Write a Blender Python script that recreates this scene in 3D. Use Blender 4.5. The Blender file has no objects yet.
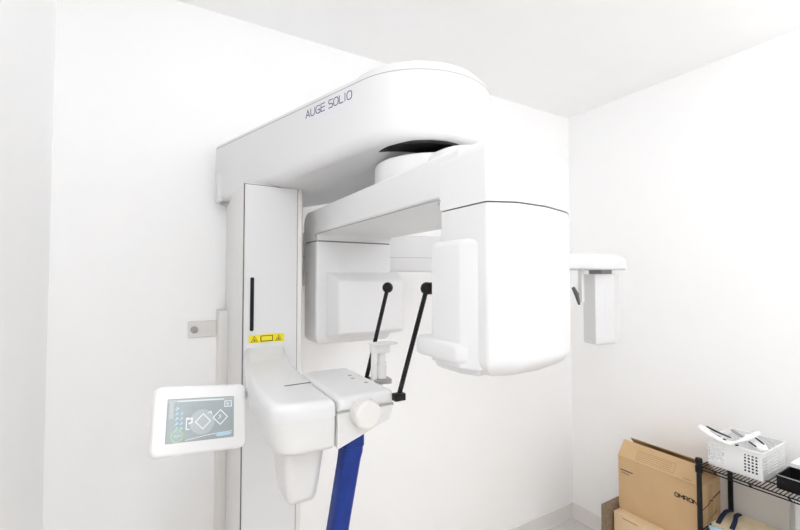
import bpy, bmesh, math, random
from mathutils import Vector, Matrix
random.seed(4)
C = bpy.context.scene.collection
S = bpy.context.scene
PI = math.pi

# ---------------------------------------------------------------- camera
YAW = math.radians(30.5); PITCH = math.atan(13/410)
cd = bpy.data.cameras.new('camera'); cam = bpy.data.objects.new('camera', cd); C.objects.link(cam)
cam.location = (0, 0, 1.48)
cam.rotation_euler = (PI/2 + PITCH, 0, -YAW)
cd.sensor_width = 36; cd.lens = 36*410/800; cd.clip_start = .02
S.camera = cam
S.cycles.max_bounces = 20; S.cycles.diffuse_bounces = 16      # a small white room lives on interreflection
# ---------------------------------------------------------------- world / view / lights
w = bpy.data.worlds.new('world'); S.world = w; w.use_nodes = True
w.node_tree.nodes['Background'].inputs[0].default_value = (1, 1, 1, 1)
w.node_tree.nodes['Background'].inputs[1].default_value = .3
S.view_settings.view_transform = 'Standard'; S.view_settings.look = 'None'
S.view_settings.gamma = 1; S.view_settings.use_curve_mapping = False
S.view_settings.exposure = -0.6
def area(name, loc, sx, sy, power, col=(1, .985, .965), rot=(0, 0, 0)):
    l = bpy.data.lights.new(name, 'AREA'); l.shape = 'RECTANGLE'; l.size = sx; l.size_y = sy
    l.energy = power; l.color = col
    o = bpy.data.objects.new(name, l); C.objects.link(o); o.location = loc; o.rotation_euler = rot
    return o
CEIL = 2.50
LAMPS = [(1.15, -.10, .18, 9, .05), (1.5, -1.0, .20, 13, .22), (-.02, -.25, .17, 20, .15), (1.95, .0, .16, 11, .03)]     # x, y, radius, emission strength, drop

# ---------------------------------------------------------------- materials
def mat(name, col, rough=.5, metal=0, bump=0, bscale=60, var=0, vscale=8, spec=.5, coat=0):
    m = bpy.data.materials.new(name); m.use_nodes = True
    nt = m.node_tree; b = nt.nodes['Principled BSDF']
    b.inputs['Roughness'].default_value = rough; b.inputs['Metallic'].default_value = metal
    b.inputs['Specular IOR Level'].default_value = spec
    b.inputs['Coat Weight'].default_value = coat
    tc = nt.nodes.new('ShaderNodeTexCoord')
    n = nt.nodes.new('ShaderNodeTexNoise'); n.inputs['Scale'].default_value = vscale; n.inputs['Detail'].default_value = 4
    nt.links.new(tc.outputs['Object'], n.inputs['Vector'])
    r = nt.nodes.new('ShaderNodeValToRGB')
    lo = tuple(c*(1-var) for c in col); hi = tuple(min(1, c*(1+var)) for c in col)
    r.color_ramp.elements[0].position = .3; r.color_ramp.elements[1].position = .7
    r.color_ramp.elements[0].color = (*lo, 1); r.color_ramp.elements[1].color = (*hi, 1)
    nt.links.new(n.outputs['Fac'], r.inputs['Fac']); nt.links.new(r.outputs['Color'], b.inputs['Base Color'])
    if bump:
        n2 = nt.nodes.new('ShaderNodeTexNoise'); n2.inputs['Scale'].default_value = bscale; n2.inputs['Detail'].default_value = 3
        nt.links.new(tc.outputs['Object'], n2.inputs['Vector'])
        bp = nt.nodes.new('ShaderNodeBump'); bp.inputs['Strength'].default_value = bump; bp.inputs['Distance'].default_value = .002
        nt.links.new(n2.outputs['Fac'], bp.inputs['Height']); nt.links.new(bp.outputs['Normal'], b.inputs['Normal'])
    return m
M = dict(
    wall=mat('wall_paint', (.925, .925, .925), .8, bump=.15, bscale=90, var=.006, vscale=1.5),
    ceil=mat('ceiling_paint', (.925, .925, .925), .9, bump=.1, bscale=120, var=.006),
    floor=None,
    base=mat('baseboard_vinyl', (.80, .785, .77), .55, var=.01),
    caulk=mat('white_caulk', (.85, .84, .83), .6),
    shell=mat('white_enamel', (.705, .705, .71), .32, var=.004, spec=.45),
    shell2=mat('ivory_enamel', (.705, .70, .692), .38, var=.004),
    panelw=mat('bright_white_plastic', (.86, .86, .86), .4),
    warm=mat('warm_white_plastic', (.74, .725, .705), .4, var=.005),
    seam=mat('dark_seam_rubber', (.16, .15, .15), .8),  # plain dark colour of the joints
    gseam=mat('grey_gasket', (.38, .38, .38), .7),
    black=mat('black_plastic', (.010, .010, .011), .45, var=.1, spec=.22),
    blackm=mat('black_powdercoat', (.012, .012, .014), .5, bump=.2, bscale=300, spec=.25),
    chrome=mat('brushed_metal', (.38, .37, .36), .28, metal=1, var=.05, vscale=40),
    yellow=mat('yellow_sticker', (.86, .72, .02), .45),
    ink=mat('navy_ink', (.03, .035, .16), .5),
    stick=mat('pale_sticker', (.70, .70, .725), .35),
    screen=mat('grey_lcd', (.40, .45, .47), .2, var=.06, vscale=14),
    icon=mat('pale_icon', (.86, .90, .92), .3),
    iconb=mat('light_blue_icon', (.50, .72, .80), .3),
    iconw=mat('washed_grey_icon', (.52, .58, .59), .25),
    green=mat('green_ring', (.50, .80, .35), .3),
    blue=mat('blue_grip', (.007, .030, .21), .5, bump=.3, bscale=220, var=.12, vscale=60, spec=.3),
    card=mat('kraft_cardboard', (.57, .385, .205), .85, bump=.2, bscale=160, var=.035, vscale=12),
    card2=mat('light_kraft_cardboard', (.68, .50, .31), .85, bump=.2, bscale=160, var=.03, vscale=12),
    cardd=mat('mottled_brown_cardboard', (.21, .15, .10), .85, bump=.4, bscale=180, var=.25, vscale=110),
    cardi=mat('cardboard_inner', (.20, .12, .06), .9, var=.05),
    tape=mat('clear_brown_tape', (.55, .38, .20), .25, var=.03),
    print=mat('brown_black_print', (.05, .03, .02), .7),
    print2=mat('faded_print', (.30, .19, .10), .7),
    bask=mat('white_basket_plastic', (.84, .84, .84), .35),
    grey=mat('warm_grey_board', (.74, .715, .68), .6, var=.02),
    wood=mat('pale_plywood', (.80, .66, .44), .6, var=.10, vscale=16),
    navy=mat('navy_webbing', (.006, .02, .07), .75, bump=.5, bscale=500),
    cloth=mat('light_blue_cloth', (.38, .62, .80), .8, bump=.4, bscale=200),
    dgrey=mat('dark_grey_plastic', (.10, .10, .11), .5),
    mgrey=mat('mid_grey_plastic', (.32, .32, .33), .45),
    lamp=mat('lamp_body_white', (.8, .8, .8), .5),
)
def floor_mat():
    m = bpy.data.materials.new('beige_vinyl_floor'); m.use_nodes = True; nt = m.node_tree; b = nt.nodes['Principled BSDF']
    b.inputs['Roughness'].default_value = .45
    tc = nt.nodes.new('ShaderNodeTexCoord'); mp = nt.nodes.new('ShaderNodeMapping'); mp.inputs['Scale'].default_value = (1, 6, 1)
    n = nt.nodes.new('ShaderNodeTexNoise'); n.inputs['Scale'].default_value = 7; n.inputs['Detail'].default_value = 8
    r = nt.nodes.new('ShaderNodeValToRGB')
    r.color_ramp.elements[0].position = .3; r.color_ramp.elements[0].color = (.63, .60, .56, 1)
    r.color_ramp.elements[1].position = .7; r.color_ramp.elements[1].color = (.72, .69, .65, 1)
    nt.links.new(tc.outputs['Object'], mp.inputs['Vector']); nt.links.new(mp.outputs['Vector'], n.inputs['Vector'])
    nt.links.new(n.outputs['Fac'], r.inputs['Fac']); nt.links.new(r.outputs['Color'], b.inputs['Base Color'])
    return m
M['floor'] = floor_mat()

# ---------------------------------------------------------------- mesh helpers
def link(name, bm, m, parent=None, smooth=True, ang=38):
    me = bpy.data.meshes.new(name)
    bmesh.ops.recalc_face_normals(bm, faces=bm.faces)
    bm.to_mesh(me); bm.free()
    me.materials.append(M[m] if isinstance(m, str) else m)
    if smooth:
        for p in me.polygons: p.use_smooth = True
        me.set_sharp_from_angle(angle=math.radians(ang))
    o = bpy.data.objects.new(name, me); C.objects.link(o)
    if parent: o.parent = parent
    return o
def tag(o, label, cat, group=None):
    o['label'] = label; o['category'] = cat
    if group: o['group'] = group
    return o
def thing(name, label, cat, group=None):
    o = bpy.data.objects.new(name, None); C.objects.link(o); return tag(o, label, cat, group)
def base_at(root, loc):
    """put the Empty at the base of its thing, parts stay where they are"""
    root.location = loc
    for c in root.children: c.matrix_parent_inverse = Matrix.Translation(-Vector(loc))
def struct(name, bm, m):
    o = link(name, bm, m, smooth=False); o['kind'] = 'structure'; return o
def box(bm, x0, x1, y0, y1, z0, z1, mtx=None):
    vs = [bm.verts.new((x, y, z)) for x in (x0, x1) for y in (y0, y1) for z in (z0, z1)]
    if mtx:
        for v in vs: v.co = mtx @ v.co
    for f in ((0,1,3,2), (4,6,7,5), (0,4,5,1), (2,3,7,6), (0,2,6,4), (1,5,7,3)):
        bm.faces.new([vs[i] for i in f])
    return vs
def B(*a, **k):
    bm = bmesh.new(); box(bm, *a, **k); return bm
def fillet(pts, seg=6):
    """pts: (x, y, r) -> list of (x, y, nx, ny)  counter-clockwise polygon with rounded corners"""
    ar = sum(pts[i][0]*pts[(i+1) % len(pts)][1]-pts[(i+1) % len(pts)][0]*pts[i][1] for i in range(len(pts)))
    if ar < 0: pts = pts[::-1]
    out = []; n = len(pts)
    for i in range(n):
        p = Vector(pts[i][:2]); a = Vector(pts[i-1][:2]); b = Vector(pts[(i+1) % n][:2]); r = pts[i][2]
        d1 = (p-a).normalized(); d2 = (b-p).normalized()
        n1 = Vector((d1.y, -d1.x)); n2 = Vector((d2.y, -d2.x))
        turn = d1.x*d2.y-d1.y*d2.x; ang = math.atan2(turn, d1.dot(d2))
        if r <= 1e-6 or abs(ang) < 1e-3:
            nn = (n1+n2).normalized(); k = 1/max(.3, nn.dot(n1))
            out.append((p.x, p.y, nn.x*k, nn.y*k)); continue
        mt = (n1+n2)/(1+max(-.7, n1.dot(n2)))
        t = abs(r*math.tan(ang/2)); t = min(t, (p-a).length*.49, (b-p).length*.49); rr = t/abs(math.tan(ang/2))
        s = 1 if ang > 0 else -1
        c = p-d1*t-n1*rr*s
        ns = max(2, int(seg*abs(ang)/(PI/2))+1)
        a0 = math.atan2(n1.y*s, n1.x*s)
        for k in range(ns+1):
            th = a0+ang*k/ns
            nx, ny = math.cos(th)*s, math.sin(th)*s
            q = c+Vector((math.cos(th), math.sin(th)))*rr
            out.append((q.x, q.y, nx, ny, p.x, p.y, mt.x, mt.y, rr if s > 0 else 1e9))
    return out
def ins(q, d):
    if len(q) > 4 and d > q[8]: return (q[4]-q[6]*d, q[5]-q[7]*d)
    return (q[0]-q[2]*d, q[1]-q[3]*d)
def prism(pts, a0, a1, r0=0, r1=0, axis='Z', seg=5, bm=None, fs=6, taper=None):
    """extrude a rounded outline along axis; r0/r1 round the start/end rims. taper(a)->(sx,sy,cx,cy)"""
    ol = fillet(pts, fs) if len(pts[0]) == 3 else pts
    bm = bm or bmesh.new()
    def m(u, v, a):
        if taper:
            sx, sy, cx, cy = taper(a); u = cx+(u-cx)*sx; v = cy+(v-cy)*sy
        return (u, v, a) if axis == 'Z' else ((u, a, v) if axis == 'Y' else (a, u, v))
    lv = []
    if r0 > 0: lv += [(a0+r0*(1-math.cos(PI/2*k/seg)), r0*(1-math.sin(PI/2*k/seg))) for k in range(seg+1)]
    else: lv.append((a0, 0))
    if taper:
        s0, s1 = lv[-1][0], a1-r1
        lv += [(s0+(s1-s0)*k/8, 0) for k in range(1, 8)]
    if r1 > 0: lv += [(a1-r1*(1-math.sin(PI/2*k/seg)), r1*(1-math.cos(PI/2*k/seg))) for k in range(seg+1)]
    else: lv.append((a1, 0))
    rings = [[bm.verts.new(m(*ins(q, d), a)) for q in ol] for a, d in lv]
    n = len(ol)
    for r, s in zip(rings, rings[1:]):
        for i in range(n): bm.faces.new((r[i], r[(i+1) % n], s[(i+1) % n], s[i]))
    bm.faces.new(rings[0][::-1]); bm.faces.new(rings[-1])
    return bm
def rect(x0, x1, y0, y1, r): return [(x0, y0, r), (x1, y0, r), (x1, y1, r), (x0, y1, r)]
def circ(cx, cy, r, n=48): return [(cx+r*math.cos(2*PI*k/n), cy+r*math.sin(2*PI*k/n), math.cos(2*PI*k/n), math.sin(2*PI*k/n)) for k in range(n)]
def tube(pts, rad, n=12, bm=None, caps=True, flat=1.0):
    bm = bm or bmesh.new(); pts = [Vector(p) for p in pts]; rings = []
    rads = rad if isinstance(rad, (list, tuple)) else [rad]*len(pts)
    up = None
    for i, p in enumerate(pts):
        t = (pts[min(i+1, len(pts)-1)]-pts[max(i-1, 0)]).normalized()
        if up is None: up = Vector((0, 0, 1)) if abs(t.z) < .9 else Vector((1, 0, 0))
        s = t.cross(up).normalized(); u = s.cross(t).normalized(); up = u
        rings.append([bm.verts.new(p+(s*math.cos(2*PI*k/n)+u*math.sin(2*PI*k/n)*flat)*rads[i]) for k in range(n)])
    for a, b in zip(rings, rings[1:]):
        for k in range(n): bm.faces.new((a[k], a[(k+1) % n], b[(k+1) % n], b[k]))
    if caps: bm.faces.new(rings[0][::-1]); bm.faces.new(rings[-1])
    return bm
def ball(c, r, bm=None, seg=24):
    bm = bm or bmesh.new()
    bmesh.ops.create_uvsphere(bm, u_segments=seg, v_segments=seg//2, radius=r, matrix=Matrix.Translation(c)); return bm
def smoothpath(pts, k=6):
    P = [Vector(p) for p in pts]; out = []
    for i in range(len(P)-1):
        p0, p1, p2, p3 = P[max(i-1, 0)], P[i], P[i+1], P[min(i+2, len(P)-1)]
        for j in range(k):
            t = j/k
            out.append(.5*((2*p1)+(p2-p0)*t+(2*p0-5*p1+4*p2-p3)*t*t+(-p0+3*p1-3*p2+p3)*t**3))
    out.append(P[-1]); return out
def stroke(bm, pts, o, u, v, w, h=.0006, closed=False):
    """flat raised stroke in plane (o,u,v) with half width w, thickness h along u x v"""
    n = u.cross(v).normalized()
    P = [Vector(p) for p in pts]
    if closed: P = P+[P[0]]
    for a, b in zip(P, P[1:]):
        d = (b-a)
        if d.length < 1e-9: continue
        d.normalize(); s = Vector((-d.y, d.x))*w; a2 = a-d*w*.7; b2 = b+d*w*.7
        c = [a2+s, a2-s, b2-s, b2+s]
        lo = [bm.verts.new(o+u*q.x+v*q.y) for q in c]; hi = [bm.verts.new(o+u*q.x+v*q.y+n*h) for q in c]
        bm.faces.new(lo[::-1]); bm.faces.new(hi)
        for i in range(4): bm.faces.new((lo[i], lo[(i+1) % 4], hi[(i+1) % 4], hi[i]))
def quad_plate(bm, pts, o, u, v, h=.0004):
    n = u.cross(v).normalized()
    lo = [bm.verts.new(o+u*p[0]+v*p[1]) for p in pts]; hi = [bm.verts.new(o+u*p[0]+v*p[1]+n*h) for p in pts]
    bm.faces.new(lo[::-1]); bm.faces.new(hi); k = len(pts)
    for i in range(k): bm.faces.new((lo[i], lo[(i+1) % k], hi[(i+1) % k], hi[i]))
GL = {
 'A': [[(0, 0), (.5, 1), (1, 0)], [(.28, .3), (.78, .3)]],
 'U': [[(0, 1), (0, .3), (.12, .07), (.35, 0), (.65, 0), (.88, .07), (1, .3), (1, 1)]],
 'G': [[(1, .95), (.35, 1), (.1, .85), (0, .5), (.1, .15), (.35, 0), (1, 0), (1, .45), (.5, .45)]],
 'E': [[(1, 1), (.1, 1), (0, .9), (0, .1), (.1, 0), (1, 0)], [(0, .52), (.95, .52)]],
 'S': [[(1, 1), (.15, 1), (0, .88), (0, .62), (.15, .52), (.85, .48), (1, .36), (1, .12), (.85, 0), (0, 0)]],
 'O': [[(.3, 0), (.7, 0), (.92, .12), (1, .4), (1, .6), (.92, .88), (.7, 1), (.3, 1), (.08, .88), (0, .6), (0, .4), (.08, .12), (.3, 0)]],
 'L': [[(0, 1), (0, .12), (.1, 0), (1, 0)]],
 'I': [[(.5, 0), (.5, 1)]],
 'M': [[(0, 0), (0, 1), (.5, .3), (1, 1), (1, 0)]],
 'R': [[(0, 0), (0, 1), (.85, 1), (1, .85), (1, .6), (.85, .45), (0, .45)], [(.5, .45), (1, 0)]],
 'N': [[(0, 0), (0, 1), (1, 0), (1, 1)]],
 ' ': [],
}
def text(bm, s, o, u, v, h, wd, gap, w, ww={}):
    x = 0
    for ch in s:
        k = ww.get(ch, 1)*wd
        for st in GL[ch]: stroke(bm, [(x+p[0]*k, p[1]*h) for p in st], o, u, v, w)
        x += k+gap
    return x

# ---------------------------------------------------------------- room
XL, XR, YB, YF = -.30, 2.245, 1.69, -1.55
struct('floor', B(XL-.1, XR+.1, YF-.1, YB+.1, -.1, 0), 'floor')
struct('ceiling', B(XL-.1, XR+.1, YF-.1, YB+.1, CEIL, CEIL+.1), 'ceil')
struct('wall_back', B(XL-.1, XR+.1, YB, YB+.1, 0, CEIL), 'wall')
struct('wall_right', B(XR, XR+.1, YF, YB, 0, CEIL), 'wall')
struct('wall_left', B(XL-.1, XL, YF, YB, 0, CEIL), 'wall')
struct('wall_front', B(XL-.1, XR+.1, YF-.1, YF, 0, CEIL), 'wall')
BH = .088
for nm, a in (('baseboard_back', (XL, XR-.006, YB-.006, YB)), ('baseboard_right', (XR-.006, XR, YF, YB))):
    struct(nm, B(*a, 0, BH), 'base')
struct('trim_1', B(XL, XR-.006, YB-.010, YB-.006, 0, .006), 'caulk')
struct('trim_2', B(XR-.010, XR-.006, YF, YB-.010, 0, .006), 'caulk')
for i, (x, y, r, p, dr) in enumerate(LAMPS):  # all out of view; first read off the shadows, other three added as fill
    m = bpy.data.materials.new('lit_glass_%d' % i); m.use_nodes = True; b_ = m.node_tree.nodes['Principled BSDF']
    b_.inputs['Base Color'].default_value = (.9, .9, .9, 1); b_.inputs['Emission Color'].default_value = (.96, .975, 1, 1); b_.inputs['Emission Strength'].default_value = p
    t = thing('unseen_ceiling_light', ['round glowing ceiling light in front of the x-ray machine', 'unseen round ceiling light added at the rear right of the room as fill', 'unseen round ceiling light added close to the left wall to brighten it', 'unseen round ceiling light added close to the right wall above the rack as fill'][i], 'light', 'round ceiling lights')
    link('ceiling_plate', prism(circ(x, y, r*.6, 40), CEIL-.03, CEIL), 'lamp', t)
    k = bmesh.new(); bmesh.ops.create_uvsphere(k, u_segments=32, v_segments=16, radius=r, matrix=Matrix.Translation((x, y, CEIL-.03-r*.55-dr)) @ Matrix.Diagonal((1, 1, .6, 1)))
    if dr: link('cord', tube([(x, y, CEIL-.03), (x, y, CEIL-.03-dr+.001)], .006, 10), 'lamp', t)
    link('glass_globe', k, m, t)
    base_at(t, (x, y, CEIL))

# ================================================================ the x-ray machine
mach = thing('dental_x_ray_machine', 'white dental panoramic x-ray machine with overhead arm, standing against the back wall', 'x-ray machine')
# ---- column
CX0, CX1, CY0 = .2195, .406, 1.32
col = link('column', prism(rect(CX0, CX1, CY0, 1.675, .006), .02, 1.775, .0, .0, fs=3), 'shell2', mach)
link('foot_plate', prism(rect(.17, .60, 1.12, 1.68, .03), 0, .02, 0, .004), 'shell2', mach)
link('front_cover', prism(rect(.2245, .3872, CY0-.006, CY0+.01, .003), .03, 1.768), 'shell', col)
link('cover_seam', prism(rect(.2215, .389, CY0-.0035, CY0, 0), .025, 1.7705), 'seam', col)
link('corner_strip', prism([(.3885, CY0-.006, .001), (.402, CY0-.006, .005), (.409, CY0+.01, .006), (.409, 1.60, 0), (.3885, 1.60, 0)], .03, 1.758, 0, 0), 'warm', col)
yf = CY0-.006
sl = link('black_slot', prism(rect(.2425, .2535, 1.318, 1.482, .004), yf-.003, yf, .0008, 0, axis='Y'), 'black', col)
lb = link('warning_label', B(.2400, .3470, yf-.0006, yf, 1.2805, 1.3055), 'yellow', col, smooth=False)
lb['label'] = 'yellow laser and radiation warning sticker'
o = Vector((.2400, yf-.0006, 1.2805)); u = Vector((1, 0, 0)); v = Vector((0, 0, 1))
def join_print(o, bm, m):
    """add printed marks (own material) to an existing mesh object"""
    me = o.data; k = len(me.materials); me.materials.append(M[m])
    tmp = bpy.data.meshes.new('tmp'); bmesh.ops.recalc_face_normals(bm, faces=bm.faces); bm.to_mesh(tmp); bm.free()
    b2 = bmesh.new(); b2.from_mesh(me); n = len(b2.faces); b2.from_mesh(tmp); b2.faces.ensure_lookup_table()
    for f in b2.faces[n:]: f.material_index = k; f.smooth = False
    b2.to_mesh(me); b2.free(); bpy.data.meshes.remove(tmp)
bm = bmesh.new()
stroke(bm, [(.0355, .0045), (.0705, .0045), (.0705, .0205), (.0355, .0205)], o, u, v, .0011, closed=True)
for cx in (.0165, .0895): stroke(bm, [(cx-.0095, .004), (cx+.0095, .004), (cx, .0205)], o, u, v, .00055, closed=True)
for a in range(8): stroke(bm, [(.0165, .009), (.0165+.0032*math.cos(a*PI/4), .009+.0032*math.sin(a*PI/4))], o, u, v, .0004)
for a in (90, 210, 330):
    c, s_ = math.cos(math.radians(a)), math.sin(math.radians(a))
    stroke(bm, [(.0895+.0012*c, .0088+.0012*s_), (.0895+.0036*c, .0088+.0036*s_)], o, u, v, .0012)
join_print(lb, bm, 'black')
link('cable_duct', prism(rect(.191, .2225, 1.60, 1.69, .006), 0, 1.362, 0, .004), 'warm', mach)
br = link('wall_bracket', prism(rect(.095, .19, 1.262, 1.322, .004), 1.680, 1.69, .002, 0, axis='Y'), 'warm', mach)
bt = link('bolt', prism(circ(.116, 1.291, .0125, 24), 1.674, 1.680, .002, 0, axis='Y'), 'chrome', br)

# ---- overhead arm: tapered plan, round nose
AX, AY, AR = .612, .950, .203
L0 = (.175, 1.668); LT = (AX+AR*math.cos(math.radians(197)), AY+AR*math.sin(math.radians(197)))
nl = Vector((LT[1]-L0[1], -(LT[0]-L0[0]))).normalized()
if nl.x > 0: nl = -nl
OUT = []
for k in range(37):
    a = math.radians(197+(360-197)*k/36+0)
    OUT.append((AX+AR*math.cos(a), AY+AR*math.sin(a), math.cos(a), math.sin(a)))
def arc(cx, cy, r, a0, a1, n=5):
    return [(cx+r*math.cos(math.radians(a0+(a1-a0)*k/n)), cy+r*math.sin(math.radians(a0+(a1-a0)*k/n)), math.cos(math.radians(a0+(a1-a0)*k/n)), math.sin(math.radians(a0+(a1-a0)*k/n))) for k in range(n+1)]
OUT += arc(.665, 1.10, .15, 10, 24, 3)
OUT += [(.490, 1.58, .90, .43)]
OUT += arc(.425, 1.633, .035, 30, 90, 4) + arc(.1905, 1.655, .013, 90, 197, 5)
ab = prism(OUT, 1.752, 1.960, .032, .003, seg=8)
for vv in ab.verts:                                     # the underside rises gently towards the nose
    if vv.co.z < 1.85: vv.co.z += .044*max(0, min(1, (1.50-vv.co.y)/.60))
arm = link('overhead_arm', ab, 'shell', mach, ang=50)
lid = link('arm_lid', prism([(x-nx*.003, y-ny*.003, nx, ny) for x, y, nx, ny in OUT], 1.9615, 1.978, 0, .014, seg=6), 'shell', arm, ang=50)
sm = link('lid_seam', prism([(x-nx*.001, y-ny*.001, nx, ny) for x, y, nx, ny in OUT], 1.9595, 1.9618), 'gseam', arm)
dome = link('lid_dome', prism(circ(AX, AY, .188, 64), 1.968, 1.996, 0, .02, seg=8), 'shell', lid, ang=50)
link('arm_end_rib', prism(rect(.178, .20, 1.605, 1.655, .004), 1.758, 1.862, .003, .003), 'shell2', arm)
# printed name strip on the left side of the arm
dirv = Vector((LT[0]-L0[0], LT[1]-L0[1])).normalized(); U = Vector((dirv.x, dirv.y, 0)); V = Vector((0, 0, 1)); N = U.cross(V)
def arm_pt(s, z, off=.0003): return Vector((L0[0], L0[1], z))+U*s+N*off
lab = bmesh.new(); quad_plate(lab, [(0, 0), (.212, 0), (.212, .044), (0, .044)], arm_pt(.568, 1.911), U, V, .0004)
lab_o = link('name_sticker', lab, 'stick', arm, smooth=False)
tb = bmesh.new(); text(tb, 'AUGE SOLIO', arm_pt(.584, 1.9260, .0008), U, V, .0205, .0185, .0046, .0011, {'I': .3, ' ': .45, 'L': .8, 'S': .85, 'E': .85})
join_print(lab_o, tb, 'ink')

# black bearing recess and turret between arm and rotating arm
link('bearing_recess', prism(circ(.592, .890, .127, 64), 1.7925, 1.800, .002, 0), 'black', arm)
tb_ = prism(circ(.626, .900, .150, 64), 1.700, 1.774, 0, .008, seg=5)
prism(rect(.535, .70, .665, .93, .08), 1.700, 1.774, 0, .024, bm=tb_, seg=6)
tur = link('turret', tb_, 'shell', mach, ang=50)
link('bearing_axle', prism(circ(.626, .900, .09, 48), 1.76, 1.795), 'black', tur)

# ---- rotating arm (bridge) with detector head at the far end and tube head at the near end
X0, X1, YN, YFAR = .45, .74, .495, 1.455
SEAM = 1.604
NOSE = [(X0, .6175, 0), (X0, .492, .008), (.50, .472, .05), (.575, .477, .08), (.665, .502, .10), (.728, .548, .05), (.742, .59, .02), (.742, .6175, 0)]
bm = prism([(.56, SEAM, 0), (.618, SEAM, 0), (.618, 1.627, .020), (1.315, 1.627, .020), (1.315, SEAM, 0), (YFAR, SEAM, 0), (YFAR, 1.7115, .05), (.56, 1.7115, 0)], X0+.0006, X1-.0006, .008, .008, axis='X', seg=5)
prism(NOSE, SEAM, 1.712, 0, .024, bm=bm, seg=7)
rot = link('rotating_arm', bm, 'shell', mach, ang=45)
link('bridge_edge_seam', tube(smoothpath([(X0+.004, .6165, 1.606), (X0+.001, .622, 1.618), (X0+.001, .640, 1.6262), (X0+.001, .9, 1.6266), (X0+.001, 1.295, 1.6262), (X0+.001, 1.310, 1.618), (X0+.004, 1.3165, 1.606)]), .0013, 6), 'gseam', rot)

def inset(ol, d): return [(*ins(q, d), q[2], q[3]) for q in ol]
# tube head (near)
TH = [(X0+.001, .618, .006), (X0+.001, .493, .008), (.50, .473, .05), (.575, .478, .08), (.665, .503, .10), (.728, .549, .05), (.740, .60, .02), (.740, .64, .02), (.60, .66, .03), (.50, .618, .02)]
tho = fillet(TH, 7)
tube_head = link('tube_head', prism(tho, 1.318, SEAM-.0025, .030, 0, seg=8), 'shell', mach, ang=50)
link('tube_head_seam', prism(inset(tho, .002), SEAM-.004, SEAM+.002), 'seam', tube_head)
colm = link('sensor_housing', prism([(.437, .632, .010), (.437, .545, .012), (.452, .512, .004), (.60, .512, 0), (.60, .632, .01)], 1.33, 1.547, 0, .012, seg=5), 'shell', tube_head, ang=50)
link('collimator_ledge', prism([(.430, .678, .016), (.430, .548, .012), (.452, .520, .006), (.58, .520, .0), (.58, .678, .016)], 1.334, 1.370, .010, .008, seg=5), 'shell', tube_head, ang=50)
link('lower_housing', prism([(.440, .632, .015), (.440, .560, .015), (.456, .52, .004), (.60, .52, 0), (.60, .632, .02)], 1.314, 1.345, .018, 0, seg=6), 'shell', tube_head, ang=50)
# detector head (far)
DH = fillet([(X0+.001, 1.451, .02), (X0+.001, 1.312, .010), (X1-.003, 1.312, .015), (X1-.003, 1.451, .02)], 6)
det = link('detector_head', prism(DH, 1.256, SEAM-.0025, .028, 0, seg=8), 'shell', mach, ang=50)
link('detector_seam', prism(inset(DH, .002), SEAM-.004, SEAM+.002), 'seam', det)
rp = bmesh.new()
# raised face block with chamfered top and left edge
lo = [(.485, 1.278), (.770, 1.278), (.770, 1.500), (.485, 1.500)]; hi = [(.512, 1.295), (.758, 1.295), (.758, 1.470), (.512, 1.470)]
a = [rp.verts.new((x, 1.3125, z)) for x, z in lo]; b = [rp.verts.new((x, 1.262, z)) for x, z in hi]
bk = [rp.verts.new((x, 1.42, z)) for x, z in lo]
for i in range(4):
    rp.faces.new((a[i], a[(i+1) % 4], b[(i+1) % 4], b[i])); rp.faces.new((bk[i], bk[(i+1) % 4], a[(i+1) % 4], a[i]))
rp.faces.new(b); rp.faces.new(bk[::-1])
bmesh.ops.recalc_face_normals(rp, faces=rp.faces)
bmesh.ops.bevel(rp, geom=rp.edges[:]+rp.verts[:], offset=.007, segments=3, profile=.5, affect='EDGES', clamp_overlap=True)
link('detector_face', rp, 'shell', det, ang=50)

# ---- patient support
sup = link('support_bracket', prism([(.226, 1.318, .0), (.190, 1.05, .3), (.178, .84, .10), (.185, .756, .055), (.302, .756, .006), (.3045, .86, 0), (.330, 1.20, .15), (.347, 1.318, 0)], 1.212, 1.246, 0, .018, seg=6), 'shell', mach, ang=50)
# raised neck sliding in the column
nk = bmesh.new()
sec = [(1.318, 1.268), (1.300, 1.262), (1.27, 1.253), (1.22, 1.247), (1.17, 1.2455)]
vl = []
for y, z in sec:
    xl = .226+(1.318-y)*-.11+.012; xr = .347-(1.318-y)*.16
    vl.append([nk.verts.new((xl-.010, y, 1.22)), nk.verts.new((xl-.008, y, z-.008)), nk.verts.new((xl, y, z)), nk.verts.new((xr-.006, y, z)), nk.verts.new((xr, y, z-.006)), nk.verts.new((xr, y, 1.22))])
for p, q in zip(vl, vl[1:]):
    for i in range(6): nk.faces.new((p[i], p[(i+1) % 6], q[(i+1) % 6], q[i]))
nk.faces.new(vl[0]); nk.faces.new(vl[-1][::-1])
link('sliding_neck', nk, 'shell', sup, ang=50)
lowol = [(.228, 1.318, .0), (.192, 1.05, .3), (.180, .84, .10), (.187, .758, .055), (.3015, .758, .006), (.304, .86, 0), (.325, 1.20, .15), (.340, 1.318, 0)]
def tp(z):
    t = max(0, min(1, (1.211-z)/.07)); return (1-.10*t*t, 1-.035*t*t, .31, .90)
lows = link('lower_shell', prism(lowol, 1.146, 1.2112, .012, 0, seg=6, taper=tp), 'shell2', sup, ang=50)
link('bracket_seam', prism([(.226, 1.31, 0), (.192, 1.05, .3), (.1805, .84, .10), (.1875, .7585, .053), (.301, .7585, .004), (.3035, .86, 0), (.325, 1.20, .15), (.340, 1.31, 0)], 1.208, 1.215), 'gseam', sup)
link('card_slot', B(-.029, .029, -.0022, .0022, -.001, .0006, mtx=Matrix.Translation((.268, .899, 1.2463)) @ Matrix.Rotation(math.radians(2), 4, 'Z')), 'dgrey', sup, smooth=False)
def tpc(z):
    t = (1.15-z)/.135; return (1-.36*t, 1-.36*t, .258, .86)
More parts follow.
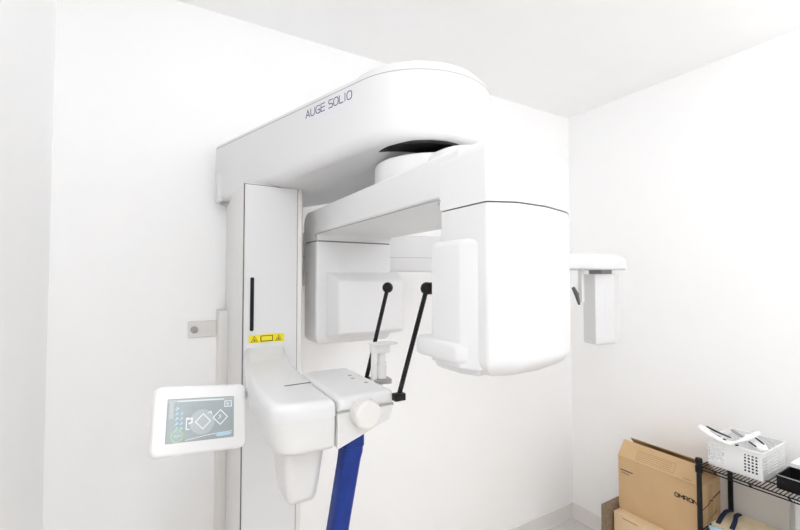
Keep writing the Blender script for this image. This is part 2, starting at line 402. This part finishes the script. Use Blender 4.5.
link('cone_cover', prism(rect(.212, .302, .80, .925, .022), 1.026, 1.15, .016, 0, seg=6, taper=tpc), 'shell2', sup, ang=50)
# chin rest table
def xz(z0a, z0b, z1, r): return [(.3055, z0a, .004), (.421, z0b, .010), (.426, z1, r), (.3055, z1, r)]
chin = link('chin_rest_table', prism([(.3055, 1.216, 0), (.432, 1.216, 0), (.432, 1.246, .012), (.3055, 1.246, .012)], .756, 1.012, .012, .012, axis='Y', seg=5), 'shell', mach, ang=50)
link('table_lower_shell', prism([(.3055, 1.1455, .003), (.422, 1.186, .010), (.431, 1.2145, .003), (.3055, 1.2145, 0)], .757, 1.010, .003, .012, axis='Y', seg=4), 'shell2', chin, ang=50)
link('table_seam', B(.306, .431, .7585, 1.008, 1.213, 1.218), 'gseam', chin, smooth=False)
for px, py in ((.400, .917), (.394, .886), (.405, .837)):
    link('socket_hole', prism(circ(px, py, .0048, 20), 1.2455, 1.2466), 'gseam', chin)
kn = link('adjustment_knob', prism(circ(.358, 1.2125, .0275, 48), .724, .757, .006, 0, axis='Y', seg=5), 'warm', chin)
kb = bmesh.new()
for k in range(30):
    a = 2*PI*k/30; c = Vector((.358+.0275*math.cos(a), 0, 1.2125+.0275*math.sin(a)))
    tube([(c.x, .731, c.z), (c.x, .755, c.z)], .0011, 6, bm=kb)
link('grip_ribs', kb, 'warm', kn)
# bite stand
bs = link('bite_stand', tube([(.462, .872, 1.240), (.462, .872, 1.278), (.462, .872, 1.279), (.462, .872, 1.318)], [.0125, .0125, .0095, .0095], 20), 'shell2', mach)
link('clamp', prism([(.44, .855, .006), (.478, .845, .006), (.484, .88, .006), (.46, .892, .006), (.43, .88, .004)], 1.232, 1.2425, .001, .002), 'chrome', bs)
link('clamp_plate', prism([(.40, .862, .003), (.455, .848, .003), (.47, .895, .003), (.41, .90, .003)], 1.222, 1.232, .001, .001), 'shell2', bs)
link('bite_plate', prism([(.432, .85, .004), (.497, .85, .006), (.497, .885, .006), (.432, .885, .004)], 1.322, 1.3265, .001, .001), 'shell2', bs)
link('bite_block', prism(rect(.436, .478, .856, .884, .003), 1.303, 1.323, .002, .001), 'shell', bs)
link('side_post', prism(rect(.4335, .4455, .862, .872, .002), 1.235, 1.318, .001, .001), 'warm', bs)
# temple rods
for (a, b) in (((.440, .752, 1.232), (.5115, .752, 1.457)), ((.452, .935, 1.225), (.5135, .935, 1.455))):
    a = Vector(a); b = Vector(b)
    rd = link('support_rod', tube([a, b], .0052, 12), 'black', mach)
    kb = ball(b, .0140)
    if a.y < .8: tube([b+Vector((.004, 0, 0)), b+Vector((.017, 0, 0))], .0135, 20, bm=kb)
    link('ball_pad', kb, 'black', rd)
    link('rod_socket', prism([(a.x-.013, a.y-.009, .003), (a.x+.013, a.y-.009, .003), (a.x+.013, a.y+.009, .003), (a.x-.013, a.y+.009, .003)], a.z-.009, a.z+.006, .002, .002), 'black', rd)
# blue hand grip
g = bmesh.new()
def ring(cx, cy, z, wx, wy):
    r = min(wx, wy)*.25
    return [g.verts.new((x, y, z)) for x, y, *_ in fillet(rect(cx-wx/2, cx+wx/2, cy-wy/2, cy+wy/2, r), 3)]
rs = [ring(.352, .80, 1.20, .044, .046), ring(.352, .80, 1.140, .044, .046), ring(.351, .80, 1.120, .043, .045), ring(.348, .80, 1.105, .041, .042), ring(.326, .80, .985, .039, .040), ring(.306, .80, .87, .039, .040), ring(.298, .81, .75, .039, .040)]
for p, q in zip(rs, rs[1:]):
    for i in range(len(p)): g.faces.new((p[i], p[(i+1) % len(p)], q[(i+1) % len(p)], q[i]))
g.faces.new(rs[0]); g.faces.new(rs[-1][::-1])
grip = link('hand_grip', g, 'blue', mach, ang=30); grip['label'] = 'blue slanted hand grip'
g = bmesh.new()
rs = [ring(.352, .80, 1.20, .0465, .0485), ring(.352, .80, 1.134, .0465, .0485), ring(.352, .80, 1.132, .044, .046)]
for p, q in zip(rs, rs[1:]):
    for i in range(len(p)): g.faces.new((p[i], p[(i+1) % len(p)], q[(i+1) % len(p)], q[i]))
g.faces.new(rs[0]); g.faces.new(rs[-1][::-1])
link('grip_collar', g, 'blue', grip, ang=30)

# ---- touch panel on its swing bracket
F = Vector((math.sin(YAW)*math.cos(PITCH), math.cos(YAW)*math.cos(PITCH), math.sin(PITCH)))

PTL, PTR, PBL = [Vector((.0905, 1.0415, 1.1628))+(Vector(q)-Vector((.0905, 1.0415, 1.1628)))*1.05 for q in ((.0032, 1.0521, 1.2387), (.1884, 1.0871, 1.2131), (-.0071, .9959, 1.1124))]
pu = (PTR-PTL).normalized(); pv = (PTL-PBL); pv = (pv-pu*pv.dot(pu)).normalized(); pn = pu.cross(pv)   # pn towards the viewer
PW, PH = .2005, .146
PM = Matrix((pu, pv, pn)).transposed().to_4x4(); PM.translation = PTL-pv*PH       # local: x right, y up, z out
def loc(bm): bmesh.ops.transform(bm, matrix=PM, verts=bm.verts); return bm
pan = link('touch_panel', loc(prism(rect(0, PW, 0, PH, .016), -.036, 0, .014, .007, seg=5)), 'panelw', mach, ang=50)
SX0, SX1, SY0, SY1 = .0270, .168, .0265, .1155
link('screen_recess', loc(prism(rect(SX0-.0015, SX1+.0015, SY0-.0015, SY1+.0015, .001), -.001, .0003)), 'mgrey', pan)
scr = link('screen', loc(prism(rect(SX0, SX1, SY0, SY1, .001), -.001, .0006)), 'screen', pan)
scr['label'] = 'grey touch screen with white tooth and jaw icons'
def sb(): return bmesh.new()
so = Vector((SX0, SY0, .0007)); ex, ey = Vector((1, 0, 0)), Vector((0, 1, 0)); sw, sh = SX1-SX0, SY1-SY0
def pp(lst): return [(a*sw, b*sh) for a, b in lst]
k = sb()                                      # pale washed shapes
quad_plate(k, [(q[0], q[1]) for q in circ(.51*sw, .42*sh, .027, 28)], so, ex, ey, .0001)
quad_plate(k, pp([(.02, .55), (.085, .55), (.085, .93), (.02, .93)]), so, ex, ey, .0001)
quad_plate(k, pp([(.0, .93), (1, .93), (1, .99), (0, .99)]), so, ex, ey, .0001)
loc(k); join_print(scr, k, 'iconw')
k = sb(); w1 = .0011
for cx, cy in ((.52, .43), (.79, .50)):       # two turned square frames
    for a in range(4):
        an = a*PI/2
        def R_(x, y): return ((cx+(x*math.cos(an)-y*math.sin(an))*.115)*sw, (cy*sh+(x*math.sin(an)+y*math.cos(an))*.115*sw))
        stroke(k, [R_(.60, .40), R_(0, 1), R_(-.60, .40)], so, ex, ey, w1*1.1, .0002)
stroke(k, [(.043, .048), (.0385, .048), (.0385, .024), (.045, .024)], so, ex, ey, .0012, .0002)
stroke(k, [(.0385, .045), (.050, .047), (.050, .038), (.044, .036)], so, ex, ey, .0017, .0002)
stroke(k, pp([(.60, .63), (.64, .66), (.65, .60)]), so, ex, ey, .0012, .0002)
stroke(k, pp([(.86, .76), (.97, .76), (.97, .90), (.86, .90)]), so, ex, ey, .0011, .0002, closed=True)
stroke(k, pp([(.89, .87), (.90, .79), (.94, .84), (.90, .84)]), so, ex, ey, .0008, .0002)
stroke(k, pp([(.14, .955), (.84, .955)]), so, ex, ey, .0010, .0002)
stroke(k, pp([(.27, .02), (.62, .10), (.98, .135)]), so, ex, ey, .0007, .0002)
stroke(k, pp([(.76, .46), (.80, .50), (.77, .54), (.80, .56)]), so, ex, ey, .0008, .0002)
loc(k); join_print(scr, k, 'icon')
k = sb()
for r_ in range(5):
    yy = .28+r_*.118
    stroke(k, pp([(.115, yy), (.150, yy+.03), (.13, yy+.055)]), so, ex, ey, .0014, .0002)
    if r_ < 4: stroke(k, pp([(.185, yy), (.215, yy+.03), (.20, yy+.05)]), so, ex, ey, .0011, .0002)
quad_plate(k, pp([(.72, .06), (.76, .03), (.95, .05), (.98, .10), (.86, .14), (.76, .13)]), so, ex, ey, .0002)
stroke(k, pp([(.10, .12), (.12, .16), (.14, .10), (.16, .16), (.18, .12), (.20, .15)]), so, ex, ey, .0008, .0002)
loc(k); join_print(scr, k, 'iconb')
k = sb(); stroke(k, [(q[0], q[1]) for q in circ(.145*sw, .135*sh, .0118, 28)], so, ex, ey, .0009, .0002, closed=True)
loc(k); join_print(scr, k, 'green')
k = sb()
for q in (0, 1, 2): stroke(k, pp([(.33+q*.02, .84-abs(q-1)*.05), (.35+q*.02, .74)]), so, ex, ey, .0007, .0002)
loc(k); join_print(scr, k, 'mgrey')
swb = link('swing_bracket', tube(smoothpath([PM @ Vector((PW*.9, PH*.86, -.014)), PM @ Vector((PW+.002, PH*.80, -.02)), Vector((.21, 1.12, 1.205)), Vector((.232, 1.18, 1.21))], 5), .0055, 12), 'shell2', mach)
link('bracket_screw', ball(Vector((.199, 1.075, 1.208)), .0045), 'black', swb)

# ---- long side arm for skull pictures, behind the rotating arm, with its own sensor head
def cpt(t): return (.42+t*1.38, 1.56-t*.41)
d = Vector((1.38, -.41)).normalized(); nn = Vector((-d.y, d.x))
def band(t0, t1, w0, w1, r=.02):
    a = Vector(cpt(t0)); b = Vector(cpt(t1))
    q = [a-nn*w0/2, b-nn*w1/2, b+nn*w1/2, a+nn*w0/2]
    return [(p.x, p.y, r) for p in q]
ceph = link('skull_imaging_arm', prism(band(.0, .78, .09, .09, .01), 1.505, 1.560, .010, .002), 'shell', mach, ang=50)
link('arm_upper_shell', prism(band(.0, .60, .085, .085, .01), 1.562, 1.650, 0, .010), 'shell', ceph, ang=50)
link('arm_shell_seam', prism(band(.0, .60, .084, .084, .01), 1.558, 1.564), 'gseam', ceph)
link('mounting_bracket', B(.40, .50, 1.53, 1.60, 1.45, 1.62), 'shell2', ceph)
hp = bmesh.new()
e = Vector((1.70, 1.17))
ol = [(1.40, 1.10, .05), (1.56, 1.06, .06), (1.78, 1.05, .07), (1.885, 1.12, .06), (1.87, 1.20, .05), (1.62, 1.28, .05), (1.36, 1.33, .04)]
prism(ol, 1.516, 1.590, .008, .050, bm=hp, seg=8)
link('end_housing', hp, 'shell', ceph, ang=60)
sh_ = link('sensor_head', prism([(1.652, 1.118, .006), (1.75, 1.09, .006), (1.872, 1.140, .02), (1.865, 1.175, .02), (1.68, 1.20, .01)], 1.185, 1.498, .012, .004, seg=4), 'shell', ceph, ang=35)
link('sensor_neck', B(1.70, 1.78, 1.12, 1.18, 1.49, 1.530), 'gseam', sh_, smooth=False)
sp = Vector((1.652, 1.118)); sq = Vector((1.75, 1.09)); dd = (sq-sp).normalized(); no = Vector((dd.y, -dd.x))
st = bmesh.new(); quad_plate(st, [(.046, .03), (.058, .03), (.058, .235), (.046, .235)], Vector((sp.x, sp.y, 1.20))+Vector((no.x, no.y, 0))*.0005, Vector((dd.x, dd.y, 0)), Vector((0, 0, 1)), .0006)
link('sensor_slit', st, 'stick', sh_, smooth=False)
ear = link('ear_rod_holder', prism(rect(1.578, 1.598, 1.13, 1.15, .004), 1.375, 1.535, .003, 0), 'shell2', ceph)
link('nose_rest', tube([(1.545, 1.15, 1.44), (1.556, 1.14, 1.41), (1.566, 1.135, 1.365)], [.007, .010, .005], 10), 'dgrey', ear)
base_at(mach, (.35, 1.45, 0))

# ================================================================ cardboard
def carton(name, label, x0, x1, y0, y1, z0, z1, m):
    t = thing(name, label, 'box')
    link('carton_body', B(x0, x1, y0, y1, z0, z1), m, t, smooth=False)
    return t
low = thing('cardboard_box', 'lower light brown cardboard box carrying the open box', 'box')
lb_ = link('carton_body', prism(rect(1.925, 2.19, .865, 1.222, .003), 0, .352, .003, .003, seg=2), 'card2', low)
ex_, ez_ = Vector((0, -1, 0)), Vector((0, 0, 1))
k = bmesh.new()
for i in range(6): stroke(k, [(.045+i*.012, .008), (.053+i*.012, .008)], Vector((1.9249, 1.222, .328)), ex_, ez_, .0022, .0002)
join_print(lb_, k, 'print2')
base_at(low, (2.05, 1.04, 0))
slab = tag(link('flattened_carton', prism(rect(1.885, 2.22, 1.232, 1.262, .003), 0, .374, .002, .002, seg=2), 'cardd'), 'dark mottled brown carton standing behind the stacked boxes', 'carton')

bx = thing('cardboard_box', 'open cardboard box with raised flap and dark print, on the lower box', 'box')
X0b, X1b, Y0b, Y1b, Z0b, Z1b = 1.975, 2.15, .868, 1.225, .352, .602
th = .004
k = bmesh.new()
box(k, X0b, X0b+th, Y0b, Y1b, Z0b, Z1b); box(k, X1b-th, X1b, Y0b, Y1b, Z0b, Z1b)
box(k, X0b+th, X1b-th, Y0b, Y0b+th, Z0b, Z1b); box(k, X0b+th, X1b-th, Y1b-th, Y1b, Z0b, Z1b)
box(k, X0b+th, X1b-th, Y0b+th, Y1b-th, Z0b, Z0b+th)
body = link('carton_body', k, 'card', bx, smooth=False)
def slabq(p, m, nm, th_=.004, par=bx):
    """thin board through 4 points"""
    k = bmesh.new(); p = [Vector(q) for q in p]; n = (p[1]-p[0]).cross(p[3]-p[0]).normalized()*th_
    a = [k.verts.new(q) for q in p]; b = [k.verts.new(q+n) for q in p]
    k.faces.new(a[::-1]); k.faces.new(b)
    for i in range(4): k.faces.new((a[i], a[(i+1) % 4], b[(i+1) % 4], b[i]))
    return link(nm, k, m, par, smooth=False)
FT = .672
fl = slabq([(X0b, Y1b, Z1b), (X0b, Y0b, Z1b), (X0b+.050, Y0b+.012, FT), (X0b+.050, Y1b-.004, FT)], 'card', 'flap')
slabq([(X1b, Y0b, Z1b), (X1b, Y1b, Z1b), (X1b-.085, Y1b-.01, FT+.002), (X1b-.085, Y0b+.01, FT+.002)], 'card', 'flap')
slabq([(X0b+.006, Y0b, Z1b), (X1b-.006, Y0b, Z1b), (X1b-.02, Y0b+.075, Z1b+.028), (X0b+.03, Y0b+.075, Z1b+.028)], 'card', 'flap')
slabq([(X1b-.006, Y1b, Z1b), (X0b+.006, Y1b, Z1b), (X0b+.03, Y1b-.075, Z1b+.028), (X1b-.02, Y1b-.075, Z1b+.028)], 'cardi', 'flap')
# print on the long side
o1 = Vector((X0b-.0003, Y1b, Z0b))
k = bmesh.new()
text(k, 'OMRON', o1+Vector((0, -.257, .170)), ex_, ez_, .016, .0140, .0038, .0018, {'M': 1.15})
for i in range(7): stroke(k, [(.012+i*.0085, .190), (.018+i*.0085, .190)], o1, ex_, ez_, .0024, .0002)
for i in range(4): stroke(k, [(.014+i*.010, .173+(.004 if i % 2 else 0)), (.021+i*.010, .173), (.021+i*.010, .180), (.014+i*.010, .180)], o1, ex_, ez_, .0006, .0002, closed=True)
join_print(body, k, 'print')
# tape and print on the end
k = bmesh.new(); e1 = Vector((X0b, Y0b-.0003, Z0b)); xx = Vector((1, 0, 0))
quad_plate(k, [(.062, 0), (.105, 0), (.105, .239), (.062, .239)], e1, xx, ez_, .0002); join_print(body, k, 'tape')
k = bmesh.new()
stroke(k, [(.004, .150), (.06, .158)], e1, xx, ez_, .0022, .0003); stroke(k, [(.062, .158), (.085, .172), (.105, .168)], e1, xx, ez_, .0035, .0004)
stroke(k, [(.108, .176), (.172, .188)], e1, xx, ez_, .0035, .0003); stroke(k, [(.060, .060), (.125, .080)], e1, xx, ez_, .0030, .0004)
for i in range(5): stroke(k, [(.05+i*.018, .085+i*.006), (.062+i*.018, .092+i*.006)], e1, xx, ez_, .0014, .0004)
join_print(body, k, 'print')
# outlined notice on the front flap
fu = Vector((0, -1, 0)); fv = (Vector((X0b+.050, Y0b, FT))-Vector((X0b, Y0b, Z1b))).normalized()
fo = Vector((X0b, Y1b, Z1b))+fu.cross(fv).normalized()*.0043
k = bmesh.new()
stroke(k, [(.085, .012), (.250, .012), (.250, .056), (.085, .056)], fo, fu, fv, .0007, .0003, closed=True)
random.seed(2)
for r_ in range(4):
    x = .092
    while x < .236:
        l = random.uniform(.003, .012); stroke(k, [(x, .020+r_*.0095), (x+l, .020+r_*.0095)], fo, fu, fv, .0010, .0003); x += l+random.uniform(.002, .005)
for i in range(4): stroke(k, [(.292+i*.008, .010), (.297+i*.008, .010)], fo, fu, fv, .0016, .0003)
join_print(fl, k, 'print2')
base_at(bx, (2.06, 1.04, Z0b))

# ================================================================ wire shelf
SZ = .715
rk = thing('wire_rack', 'black wire rack with round posts along the right wall', 'rack')
PX0, PX1, PY0, PY1 = 1.915, 2.19, .845, -.05
for (x, y) in ((PX0, PY0), (PX1, PY0), (PX0, PY1), (PX1, PY1)):
    p = link('post', tube([(x, y, .0), (x, y, SZ+.026)], .0095, 16), 'blackm', rk)
    link('post_cap', prism(circ(x, y, .0125, 20), SZ+.012, SZ+.030, .001, .004), 'black', p)
    link('collar', prism(circ(x, y, .0135, 20), SZ-.028, SZ-.002, .002, .002), 'black', p)
def deck(z):
    k = bmesh.new(); r = .0026
    for x in (PX0, PX1):
        for dz in (0, -.011): tube([(x, PY0, z+dz-.003), (x, PY1, z+dz-.003)], r, 8, bm=k)
    for y in (PY0, PY1):
        for dz in (0, -.011): tube([(PX0, y, z+dz-.003), (PX1, y, z+dz-.003)], r, 8, bm=k)
    n = 78
    for i in range(1, n): 
        y = PY0+(PY1-PY0)*i/n; tube([(PX0-.001, y, z-.0017), (PX1+.001, y, z-.0017)], .0017, 6, bm=k)
    for x in (PX0+.09, PX0+.185): tube([(x, PY0, z-.006), (x, PY1, z-.006)], r, 8, bm=k)
    for j in range(8):                          # truss pieces between the two front rails
        y = PY0+(PY1-PY0)*(j+.5)/8
        for x in (PX0, PX1): tube([(x, y-.006, z-.014), (x, y+.006, z-.003)], r, 6, bm=k)
    return k
link('wire_shelf', deck(SZ), 'blackm', rk); link('wire_shelf', deck(.455), 'blackm', rk)
base_at(rk, (2.05, .40, 0))
tag(link('plywood_board', prism(rect(1.985, 2.165, .22, .836, .003), .455, .470, .001, .001), 'wood'), 'pale plywood board lying on the lower wire shelf', 'board')
tag(link('leaning_board', prism(rect(2.206, 2.222, .655, .895, .003), 0, .705, .002, .002), 'grey'), 'tall warm grey panel standing behind the black rack', 'panel')
hld = thing('document_case', 'white rounded case standing on the plywood, right edge of photo', 'case')
link('case_body', prism(rect(2.06, 2.160, .38, .600, .022), .470, .690, .006, .006), 'bask', hld, ang=50)
link('case_lid_seam', prism(rect(2.0585, 2.1665, .3785, .6015, .0235), .640, .642), 'gseam', hld)
base_at(hld, (2.11, .49, .470))
# straps lying on the plywood and hanging over its left edge
sb1 = [(2.155, .829, .4728), (2.11, .829, .484), (2.06, .826, .480), (2.00, .818, .4728)]
sb2 = [(2.155, .800, .4728), (2.11, .796, .480), (2.06, .782, .478), (2.00, .770, .4728)]
def strap(pts, w):
    k = bmesh.new(); P = smoothpath(pts, 5); rows = []
    for i, p in enumerate(P):
        t = (P[min(i+1, len(P)-1)]-P[max(i-1, 0)]).normalized(); s = t.cross(Vector((0, 0, 1))).normalized()*w/2
        n = Vector((0, 0, .0025))
        rows.append([k.verts.new(q) for q in (p-s-n, p+s-n, p+s+n, p-s+n)])
    for a, b in zip(rows, rows[1:]):
        for i in range(4): k.faces.new((a[i], a[(i+1) % 4], b[(i+1) % 4], b[i]))
    k.faces.new(rows[0][::-1]); k.faces.new(rows[-1]); return k
tag(link('webbing_strap', strap(sb1, .015), 'navy'), 'navy webbing strap on the plywood, nearest the rack corner post', 'strap')
tag(link('webbing_strap', strap(sb2, .015), 'navy'), 'navy webbing strap crossing the open plywood, right of its twin', 'strap')
k = strap([(1.978, .815, 0), (1.966, .812, 0.010), (1.945, .80, .012), (1.932, .78, .0)], .045)
bmesh.ops.translate(k, verts=k.verts, vec=(0, 0, .4577))
tag(link('folded_cloth', k, 'cloth'), 'light blue folded cloth beside the black post on the lower shelf', 'cloth')

# ================================================================ basket and what lies in and beside it
def grid_wall(k, o, u, v, W, H_, nu, nv, hole, th_=.0025, sh=.6, shv=None):
    """wall with rectangular holes; u,v unit vectors"""
    n = u.cross(v).normalized()*th_; shv = shv or sh
    du, dv = W/nu, H_/nv
    for i in range(nu):
        for j in range(nv):
            a = o+u*du*i+v*dv*j
            if not hole(i, j):
                vs = [a, a+u*du, a+u*du+v*dv, a+v*dv]
                f = [k.verts.new(p) for p in vs]; g_ = [k.verts.new(p+n) for p in vs]
                k.faces.new(f[::-1]); k.faces.new(g_)
                for q in range(4): k.faces.new((f[q], f[(q+1) % 4], g_[(q+1) % 4], g_[q]))
                continue
            mu, mv = du*(1-sh)/2, dv*(1-shv)/2
            O = [a, a+u*du, a+u*du+v*dv, a+v*dv]
            I = [a+u*mu+v*mv, a+u*(du-mu)+v*mv, a+u*(du-mu)+v*(dv-mv), a+u*mu+v*(dv-mv)]
            fo_ = [k.verts.new(p) for p in O]; fi = [k.verts.new(p) for p in I]
            bo = [k.verts.new(p+n) for p in O]; bi = [k.verts.new(p+n) for p in I]
            for q in range(4):
                r = (q+1) % 4
                k.faces.new((fo_[q], fi[q], fi[r], fo_[r])); k.faces.new((bo[q], bo[r], bi[r], bi[q]))
                k.faces.new((fi[q], bi[q], bi[r], fi[r]))
    return k
bk = thing('storage_basket', 'white perforated plastic basket on the rack, full of curved white pieces', 'basket')
bx0, bx1, by0, by1, bz0, bz1 = 1.965, 2.185, .655, .832, SZ, SZ+.105
k = bmesh.new(); zz = Vector((0, 0, 1))
o = Vector((bx0, by1, bz0+.006))
def hl(i, j): return 1 <= j <= 6 and (10 <= i <= 13 or i <= 4)
grid_wall(k, o, Vector((0, -1, 0)), zz, by1-by0, .095, 15, 8, hl, .0025, .62)
grid_wall(k, Vector((bx0, by0, bz0+.006)), Vector((1, 0, 0)), zz, bx1-bx0, .095, 3, 8, lambda i, j: 1 <= j <= 6, .0025, .90, .32)
grid_wall(k, Vector((bx1, by0, bz0+.006)), Vector((0, 1, 0)), zz, by1-by0, .095, 15, 8, hl, .0025, .62)
grid_wall(k, Vector((bx1, by1, bz0+.006)), Vector((-1, 0, 0)), zz, bx1-bx0, .095, 18, 8, lambda i, j: 1 <= j <= 6, .0025, .62)
box(k, bx0, bx1, by0, by1, bz0, bz0+.006)
bmesh.ops.remove_doubles(k, verts=k.verts, dist=.00005)
link('perforated_wall', k, 'bask', bk, smooth=False)
k = bmesh.new(); ro = fillet(rect(bx0-.006, bx1+.006, by0-.006, by1+.006, .012), 4); ri = fillet(rect(bx0+.001, bx1-.001, by0+.001, by1-.001, .005), 4)
a = [k.verts.new((p[0], p[1], bz1-.005)) for p in ro]; b = [k.verts.new((p[0], p[1], bz1+.001)) for p in ro]
c = [k.verts.new((p[0], p[1], bz1+.001)) for p in ri]; d_ = [k.verts.new((p[0], p[1], bz1-.005)) for p in ri]
n_ = len(ro)
for i in range(n_):
    j = (i+1) % n_
    for p, q in ((a, b), (b, c), (c, d_), (d_, a)): k.faces.new((p[i], p[j], q[j], q[i]))
link('rim', k, 'bask', bk, ang=30)
link('smooth_label_plate', B(bx0-.002, bx0+.001, .722, .768, bz0+.004, bz1-.004), 'bask', bk, smooth=False)
base_at(bk, (2.075, .74, SZ))
RZ = bz1+.001
tag(link('black_pouch', prism(rect(bx0+.006, bx0+.075, by0+.008, by0+.065, .008), bz0+.0062, bz0+.078, .006, .006), 'black'), 'black pouch inside the basket, seen through its holes', 'pouch')
def flatband(pts, w, h):
    k = bmesh.new(); P = smoothpath(pts, 6); rows = []
    for i, p in enumerate(P):
        t = (P[min(i+1, len(P)-1)]-P[max(i-1, 0)]).normalized(); s = t.cross(Vector((0, 0, 1))).normalized()
        e_ = min(i, len(P)-1-i)/3; ww = w*(min(1, .45+.55*e_))
        n = s.cross(t).normalized()
        rows.append([k.verts.new(p+s*ww/2*math.cos(a_)+n*h/2*math.sin(a_)) for a_ in [2*PI*q/12 for q in range(12)]])
    for a, b in zip(rows, rows[1:]):
        for i in range(12): k.faces.new((a[i], a[(i+1) % 12], b[(i+1) % 12], b[i]))
    k.faces.new(rows[0][::-1]); k.faces.new(rows[-1]); return k
def curved(name, label, pts, w, h, blacks, m='bask', mb='black', group=None):
    t = thing(name, label, 'plastic piece', group)
    link('curved_body', flatband(pts, w, h), m, t, ang=60)
    for q in blacks: link('black_insert', flatband(q[0], q[1], .005), mb, t, ang=60)
    base_at(t, pts[len(pts)//2]); return t
curved('curved_plastic_piece', 'curved white plastic piece with black insert, tipping over the basket corner at left',
       [(1.99, .868, RZ+.034), (1.965, .835, RZ+.026), (1.957, .792, RZ+.012), (1.957, .762, RZ+.006), (1.962, .742, RZ+.0055)], .034, .010,
       [([(2.005, .853, RZ+.033), (2.00, .815, RZ+.024), (1.995, .765, RZ+.017)], .014), ([(1.975, .835, RZ+.029), (1.972, .812, RZ+.021), (1.972, .790, RZ+.015)], .006), ([(1.962, .778, RZ+.014), (1.960, .772, RZ+.014), (1.958, .766, RZ+.013)], .008)])
curved('curved_plastic_piece', 'curved white plastic arm arching over the middle of the basket rim',
       [(1.950, .778, RZ+.008), (1.962, .745, RZ+.012), (1.99, .715, RZ+.030), (2.03, .700, RZ+.042), (2.07, .70, RZ+.046)], .022, .009,
       [([(1.951, .733, RZ+.006), (1.951, .729, RZ+.008), (1.954, .724, RZ+.010)], .009)])
curved('slim_grey_tool', 'slim ribbed grey tool lying across the back of the basket',
       [(2.07, .790, RZ+.026), (2.06, .765, RZ+.020), (2.045, .735, RZ+.014)], .014, .009, [], 'mgrey')
curved('curved_plastic_piece', 'white plastic piece with two black strips near the right end of the basket',
       [(2.10, .745, RZ+.014), (2.06, .705, RZ+.010), (2.01, .675, RZ+.008), (1.985, .665, RZ+.007)], .045, .010,
       [([(2.075, .712, RZ+.018), (2.055, .690, RZ+.016), (2.035, .672, RZ+.014)], .008), ([(2.015, .712, RZ+.015), (1.998, .694, RZ+.014), (1.985, .680, RZ+.013)], .007)])
# black tray and the white carton behind it
tr = thing('black_tray', 'open black tray on the rack at the right edge of photo', 'tray')
k = bmesh.new(); tx0, tx1, ty0, ty1, tz = 1.955, 2.075, .36, .612, SZ
box(k, tx0, tx1, ty0, ty1, tz, tz+.004)
box(k, tx0, tx0+.004, ty0, ty1, tz+.004, tz+.050); box(k, tx1-.004, tx1, ty0, ty1, tz+.004, tz+.050)
box(k, tx0+.004, tx1-.004, ty0, ty0+.004, tz+.004, tz+.050); box(k, tx0+.004, tx1-.004, ty1-.004, ty1, tz+.004, tz+.050)
link('tray_body', k, 'black', tr, smooth=False)
k = bmesh.new(); rr = [(tx0-.0015, ty0-.0015), (tx1+.0015, ty0-.0015), (tx1+.0015, ty1+.0015), (tx0-.0015, ty1+.0015)]
for p, q in zip(rr, rr[1:]+rr[:1]): tube([(p[0], p[1], tz+.049), (q[0], q[1], tz+.049)], .0018, 8, bm=k)
link('tray_rim', k, 'mgrey', tr)
base_at(tr, (2.015, .486, SZ))
tag(link('white_carton', prism(rect(2.085, 2.18, .34, .612, .004), SZ, SZ+.062, .002, .002), 'bask'), 'small white carton behind the black tray on the rack', 'carton')
